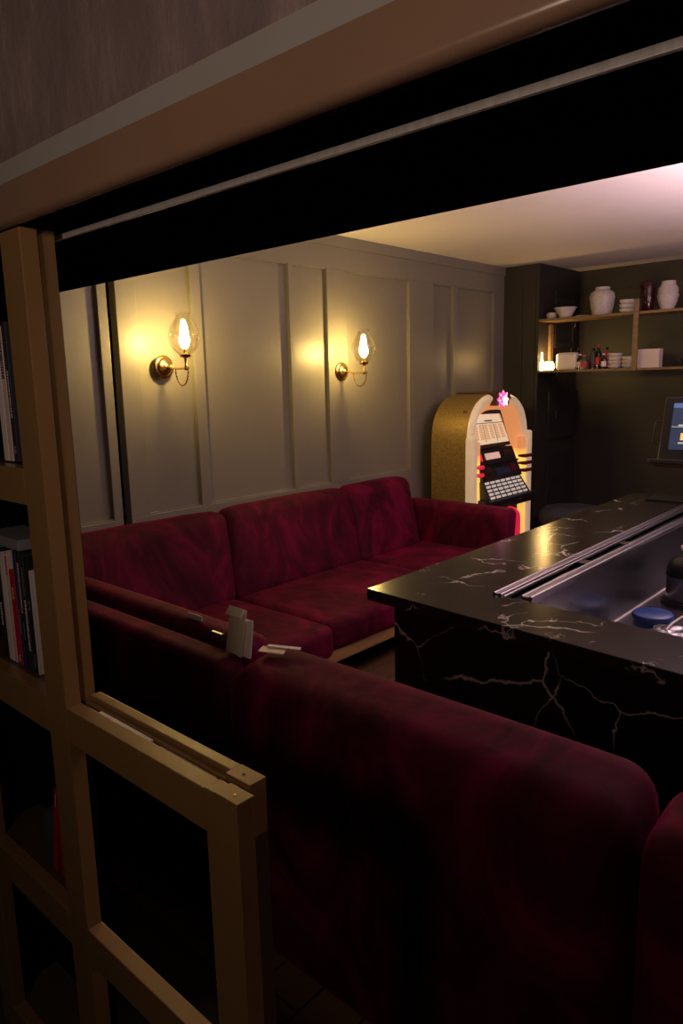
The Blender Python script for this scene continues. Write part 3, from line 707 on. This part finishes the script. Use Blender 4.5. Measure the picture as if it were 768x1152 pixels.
# trim tube: swept rounded section, two halves leaving the crown free
def sweep_trim(path, wd, y0, y1, name, m_, parent):
    mb = MB(); secs = []
    for i, (x, z) in enumerate(path):
        a = Vector(path[max(i - 1, 0)]); c = Vector(path[min(i + 1, len(path) - 1)]); t = (c - a).normalized(); nrm = Vector((t.y, -t.x))  # inward/outward
        sec = []
        for k in range(9):
            th = PI * k / 8; u = wd / 2 * math.cos(th); yy = y0 + (y1 - y0) * (1 - math.sin(th))
            sec.append((jx + x + nrm.x * u, yy, z + nrm.y * u))
        secs.append(sec)
    k = 9; vs = [q for s_ in secs for q in s_]
    fs = [(i * k + j, i * k + j + 1, (i + 1) * k + j + 1, (i + 1) * k + j) for i in range(len(secs) - 1) for j in range(k - 1)]
    mb.add(vs, fs, True); return mb.build(name, m_, parent)
mid = arch(HW - .032, ZTOP - .040, 40)
left = [p_ for p_ in mid if p_[0] < -.13]; right = [p_ for p_ in mid if p_[0] > .13]
sweep_trim(left, .058, YJ - .02, YJ + .025, 'trim_tube', M['cream'], jb)
sweep_trim(right, .058, YJ - .02, YJ + .025, 'trim_tube', M['cream'], jb)
# inner glowing reveal (tapers inward and back)
ia = arch(HW - .058, ZTOP - .066, 40); ib = arch(HW - .19, ZTOP - .17, 40, zs=ZSH - .03)
mb = MB(); loft_arch(mb, ia, YJ + .015, ib, YJ + .085); mb.build('glow_panel', M['orangeglow'], jb)
mb = MB(); nb = len(ib); mb.add([(jx + x, YJ + .085, z) for x, z in ib], [tuple(range(nb))]); mb.build('inner_back', M['brown'], jb)
# brown arch behind crown
mb = MB(); cr = [p_ for p_ in arch(HW + .004, ZTOP, 60) if abs(p_[0]) < .125]
cr2 = [(x * .8, z - .10) for x, z in cr][::-1]
mb.add([(jx + x, YJ - .025, z) for x, z in cr + cr2] + [(jx + x, 3.16, z) for x, z in cr + cr2],
       [tuple(range(2 * len(cr))), tuple(range(2 * len(cr), 4 * len(cr)))[::-1]] + [(i, (i + 1) % (2 * len(cr)), 2 * len(cr) + (i + 1) % (2 * len(cr)), 2 * len(cr) + i) for i in range(2 * len(cr))])
mb.build('crown_band', M['brown'], jb)
# star shaped crown jewel
mb = MB(); star = []
M['jewel'] = None
m, nt, b_ = new_mat('pink_lit_crystal'); v = coords(nt); vo = nt.nodes.new('ShaderNodeTexVoronoi'); vo.inputs['Scale'].default_value = 42; nt.links.new(v, vo.inputs['Vector'])
r = ramp(nt, vo.outputs['Distance'], [(.0, (1, .75, .95)), (.35, (1, .12, .32)), (.8, (.5, .0, .06))]); nt.links.new(r.outputs['Color'], b_.inputs['Emission Color'])
setp(b_, es=2.4, base=(.6, .02, .12), rough=.1); M['jewel'] = m
for k in range(16):
    a = 2 * PI * k / 16 + PI / 2; rr = .088 if k % 2 == 0 else .06; star.append((jx + rr * 1.0 * math.cos(a), 1.395 + rr * .85 * math.sin(a)))
ns = len(star)
vs = [(x, YJ - .028, z) for x, z in star] + [(jx + (x - jx) * .5, YJ - .045, 1.395 + (z - 1.395) * .5) for x, z in star] + [(jx, YJ - .048, 1.395)]
fs = [(i, (i + 1) % ns, ns + (i + 1) % ns, ns + i) for i in range(ns)] + [(ns + i, ns + (i + 1) % ns, 2 * ns) for i in range(ns)] + [tuple(range(ns))]
mb.add(vs, fs); mb.build('crown_jewel', M['jewel'], jb)
m, nt, b_ = new_mat('white_crystal'); setp(b_, emis=(1, .8, .95), es=3.2, base=(.9, .7, .8), rough=.1); M['jewelwhite'] = m
mb = MB(); st2 = [(jx + (.042 if k % 2 == 0 else .020) * math.cos(2 * PI * k / 10 + PI / 2), 1.388 + (.042 if k % 2 == 0 else .020) * math.sin(2 * PI * k / 10 + PI / 2)) for k in range(10)]
mb.prism(st2, YJ - .052, YJ - .044, 'y'); mb.build('crown_star', M['jewelwhite'], jb)
# selection panel (tilted, lit)
def slab(q, th, m_, name, parent):  # q four corners, extruded toward +y
    mb = MB(); mb.add([Vector(p_) for p_ in q] + [Vector(p_) + Vector((0, th, 0)) for p_ in q], [(0, 1, 2, 3), (7, 6, 5, 4), (0, 4, 5, 1), (1, 5, 6, 2), (2, 6, 7, 3), (3, 7, 4, 0)])
    return mb.build(name, m_, parent)
def onp(q, u, v_):  # bilinear on quad: q0 top left, q1 top right, q2 bottom right, q3 bottom left
    t_ = Vector(q[0]).lerp(Vector(q[1]), u); b2 = Vector(q[3]).lerp(Vector(q[2]), u); return t_.lerp(b2, v_)
TP = [(4.56, YJ + .05, 1.295), (4.99, YJ + .05, 1.285), (5.06, YJ - .005, 1.07), (4.535, YJ - .005, 1.07)]
fr = [(TP[0][0] - .02, TP[0][1] + .012, TP[0][2] + .03), (TP[1][0] + .03, TP[1][1] + .012, TP[1][2] + .03), (TP[2][0] + .03, TP[2][1] + .012, TP[2][2] - .03), (TP[3][0] - .025, TP[3][1] + .012, TP[3][2] - .03)]
slab(fr, .03, M['brown'], 'selection_frame', jb)
M['panelcream'] = emit('lit_cream_card', (1, .74, .45), .62, (.5, .4, .3)); M['panellav'] = emit('lit_lavender_card', (.72, .62, .9), .75, (.4, .4, .5))
M['striporange'] = emit('lit_orange_strip', (.85, .36, .14), .5, (.4, .2, .1)); M['stripdark'] = emit('panel_line', (.30, .12, .06), .3, (.1, .05, .03))
sp_ = slab(TP, .01, M['panelcream'], 'selection_panel', jb)
def quad_on(u0, u1, v0, v1, off, m_, name, par):
    mb = MB()
    for_q = [onp(TP, u0, v0), onp(TP, u1, v0), onp(TP, u1, v1), onp(TP, u0, v1)]
    mb.add([p_ + Vector((0, -off, 0)) for p_ in for_q] + [p_ + Vector((0, 0.001, 0)) for p_ in for_q], [(0, 1, 2, 3), (7, 6, 5, 4), (0, 4, 5, 1), (1, 5, 6, 2), (2, 6, 7, 3), (3, 7, 4, 0)])
    return mb
quad_on(.0, .22, .0, .28, .002, None, '', None).build('header_card', M['panellav'], sp_)
quad_on(.0, 1, .29, .315, .003, None, '', None).build('divider', M['stripdark'], sp_)
quad_on(.965, 1, .0, 1, .0025, None, '', None).build('divider', M['striporange'], sp_)
for k in range(6):
    u0 = .06 + k * .15
    mb = MB()
    for r_ in range(9):
        q = quad_on(u0, u0 + .105, .36 + r_ * .055, .36 + r_ * .055 + .034, .002, None, '', None); mb.add(q.v, q.f)
    mb.build('title_strips', M['striporange'], sp_)
for u0 in (.335, .655):
    quad_on(u0, u0 + .008, .33, .93, .003, None, '', None).build('column_divider', M['stripdark'], sp_)
for u0, u1, v0, v1 in ((.04, .07, .12, .16), (.10, .17, .12, .16), (.42, .66, .20, .25)):
    quad_on(u0, u1, v0, v1, .003, None, '', None).build('header_mark', M['stripdark'], sp_)
# control panel, sloping forward to the keys
CQ = [(4.545, YJ - .005, 1.03), (5.09, YJ - .005, 1.03), (5.17, YJ - .055, .80), (4.59, YJ - .055, .80)]
slab(CQ, .10, M['darkpanel'], 'control_panel', jb)
def cq(u0, u1, v0, v1, off, th=.004):
    mb = MB(); q = [onp(CQ, u0, v0), onp(CQ, u1, v0), onp(CQ, u1, v1), onp(CQ, u0, v1)]
    mb.add([p_ + Vector((0, -off, 0)) for p_ in q] + [p_ + Vector((0, .002, 0)) for p_ in q], [(0, 1, 2, 3), (7, 6, 5, 4), (0, 4, 5, 1), (1, 5, 6, 2), (2, 6, 7, 3), (3, 7, 4, 0)]); return mb
M['displaylit'] = emit('lit_pink_display', (1, .62, .48), .55, (.3, .2, .18)); M['displaydark'] = mat('dark_display', (.04, .05, .09), .15)
cq(.0, 1, .44, .50, .014).build('ridge', M['blackgloss'], jb)
cq(.22, .58, .12, .32, .008).build('display', M['displaylit'], jb)
cq(.70, .92, .10, .26, .006).build('badge', M['brown'], jb)
cq(.02, .12, .12, .34, .008).build('button', M['ringlit'], jb)
cq(.04, .26, .55, .72, .006).build('coin_plate', M['brown'], jb)
cq(.36, .74, .64, .86, .004).build('dark_display', M['displaydark'], jb)
cq(.48, .56, .40, .48, .022).build('lock', M['steel'], jb)
cq(.76, .90, .56, .82, .006).build('coin_slot', M['ring'], jb)
cq(.06, .14, .78, .94, .010).build('coin_button', M['brass'], jb)
# keyboard deck slopes out
KQ = [(4.575, YJ - .055, .80), (5.14, YJ - .055, .80), (5.20, YJ - .115, .66), (4.585, YJ - .115, .66)]
slab(KQ, .12, M['blackgloss'], 'key_deck', jb)
KN = ((Vector(KQ[3]) - Vector(KQ[0])).cross(Vector(KQ[1]) - Vector(KQ[0]))).normalized()
if KN.y > 0: KN = -KN
for c_ in range(7):
    for r_ in range(5):
        u0 = .045 + c_ * .134; v0 = .03 + r_ * .19
        q = [onp(KQ, u0, v0), onp(KQ, u0 + .078, v0), onp(KQ, u0 + .078, v0 + .13), onp(KQ, u0, v0 + .13)]
        cc = sum(q, Vector()) / 4
        mb = MB(); mb.add([p_ for p_ in q] + [cc + (p_ - cc) * .8 + KN * .014 for p_ in q], [(3, 2, 1, 0), (4, 5, 6, 7), (0, 1, 5, 4), (1, 2, 6, 5), (2, 3, 7, 6), (3, 0, 4, 7)])
        mb.build('key', M['key'], jb)
mb = MB(); mb.prism([(YJ - .145, .625), (YJ - .145, .655), (YJ - .135, .665), (YJ - .02, .665), (YJ - .02, .57), (YJ - .12, .59)], 4.555, 5.24, 'x'); mb.build('lower_lip', M['blackgloss'], jb)
B(4.92, 4.99, YJ - .150, YJ - .144, .632, .642, .001).build('lip_badge', M['steel'], jb)['label'] = 'small silver lip badge'
# lower front: red lit grille door with curved glow
B(4.62, 5.20, YJ - .005, YJ + .08, .05, .60, .01).build('lower_door', M['brown'], jb)
pts = [(4.66 + .0, YJ - .03, .10), (4.66, YJ - .03, .45)] + [(4.91 - .25 * math.cos(PI * i / 10), YJ - .03, .45 + .10 * math.sin(PI * i / 10)) for i in range(1, 10)] + [(5.16, YJ - .03, .45), (5.16, YJ - .03, .10)]
MB().tube(pts, .022, 12).build('red_tube', M['magenta'], jb)
# pilasters with rings
for sgn, lit in ((-1, True), (1, False)):
    xo = jx + sgn * (HW + .012); xi = jx + sgn * (HW - .050); xii = jx + sgn * (HW - .118)
    mb = MB(); mb.cushion(min(xo, xi), max(xo, xi), YJ - .05, YJ + .03, .02, 1.14, .022, .0, n=4); mb.build('pilaster', M['cream'], jb)
    mb = MB(); mb.cushion(min(xi, xii) - .004, max(xi, xii) + .004, YJ - .03, YJ + .03, .05, 1.10, .02, .0, n=4); mb.build('pilaster_glow', M['orangeglow'], jb)
    for z in (.94, .882, .824):
        if lit and z == .94: continue
        mb = MB(); a0, a1 = (xii, xi + .01) if lit else (xii, xo)
        zz = z + (.03 if lit else 0)
        mb.cushion(min(a0, a1) - .006, max(a0, a1) + .006, YJ - .062, YJ + .01, zz - .014, zz + .014, .010, .0, n=3); mb.build('ring_band', M['ringlit' if lit else 'ring'], jb)

# ================================================================== LIGHTS
def point(name, loc, power, color, radius=.1):
    l = bpy.data.lights.new(name, 'POINT'); l.energy = power; l.color = color; l.shadow_soft_size = radius
    o = bpy.data.objects.new(name, l); COL.objects.link(o); o.location = loc; return o
point('bar_lamp', (3.4, .70, 2.12), 14, (1, .74, .76), .10)
point('far_bar_lamp', (4.9, .75, 2.1), 6, (1, .74, .78), .10)
al = bpy.data.lights.new('ceiling_fill', 'AREA'); al.energy = 66; al.size = 1.1; al.color = (1, .70, .80)  # unseen fill light, added to brighten the ceiling pink
ao = bpy.data.objects.new('ceiling_fill', al); COL.objects.link(ao); ao.location = (3.7, .1, 1.6); ao.rotation_euler = (PI, 0, 0)
sl_ = bpy.data.lights.new('corridor_fill', 'SPOT'); sl_.energy = 38; sl_.color = (1, .74, .60); sl_.spot_size = math.radians(70); sl_.spot_blend = 1; sl_.shadow_soft_size = .08  # unseen second corridor light, added to lift the sofa back and lintel
so = bpy.data.objects.new('corridor_fill', sl_); COL.objects.link(so); so.location = (-.6, -.9, 1.98)
so.rotation_euler = (Vector((.56, 1.0, 2.2)) - so.location).to_track_quat('-Z', 'Y').to_euler()
point('corridor_ceiling_lamp', (-.55, .62, 1.80), 9.5, (1, .75, .58), .10)
point('candle_flame', (5.80, 2.895, 1.72), 3.5, (1, .6, .2), .02)

w_ = bpy.data.worlds.new('world'); scn.world = w_; w_.use_nodes = True
w_.node_tree.nodes['Background'].inputs[0].default_value = (.5, .42, .45, 1); w_.node_tree.nodes['Background'].inputs[1].default_value = .002

# ================================================================== CAMERA
cam = bpy.data.cameras.new('camera'); co = bpy.data.objects.new('camera', cam); COL.objects.link(co); scn.camera = co
yaw, pitch, roll = map(math.radians, (42.534, 10.282, -1.3726))
d = Vector((math.cos(yaw) * math.cos(pitch), math.sin(yaw) * math.cos(pitch), -math.sin(pitch)))
rt = Vector((math.sin(yaw), -math.cos(yaw), 0)); up = rt.cross(d)
r2 = rt * math.cos(roll) + up * math.sin(roll); u2 = -rt * math.sin(roll) + up * math.cos(roll)
mt = Matrix((r2, u2, -d)).transposed().to_4x4(); mt.translation = Vector((0, 0, 1.56)); co.matrix_world = mt
cam.sensor_fit = 'VERTICAL'; cam.sensor_height = 36; cam.lens = 811.0 / 1152 * 36; cam.clip_start = .01
scn.view_settings.view_transform = 'Standard'; scn.view_settings.look = 'None'; scn.view_settings.gamma = 1
scn.view_settings.use_curve_mapping = False; scn.view_settings.exposure = 0
for o in bpy.data.objects:
    if '_o' in o: del o['_o']
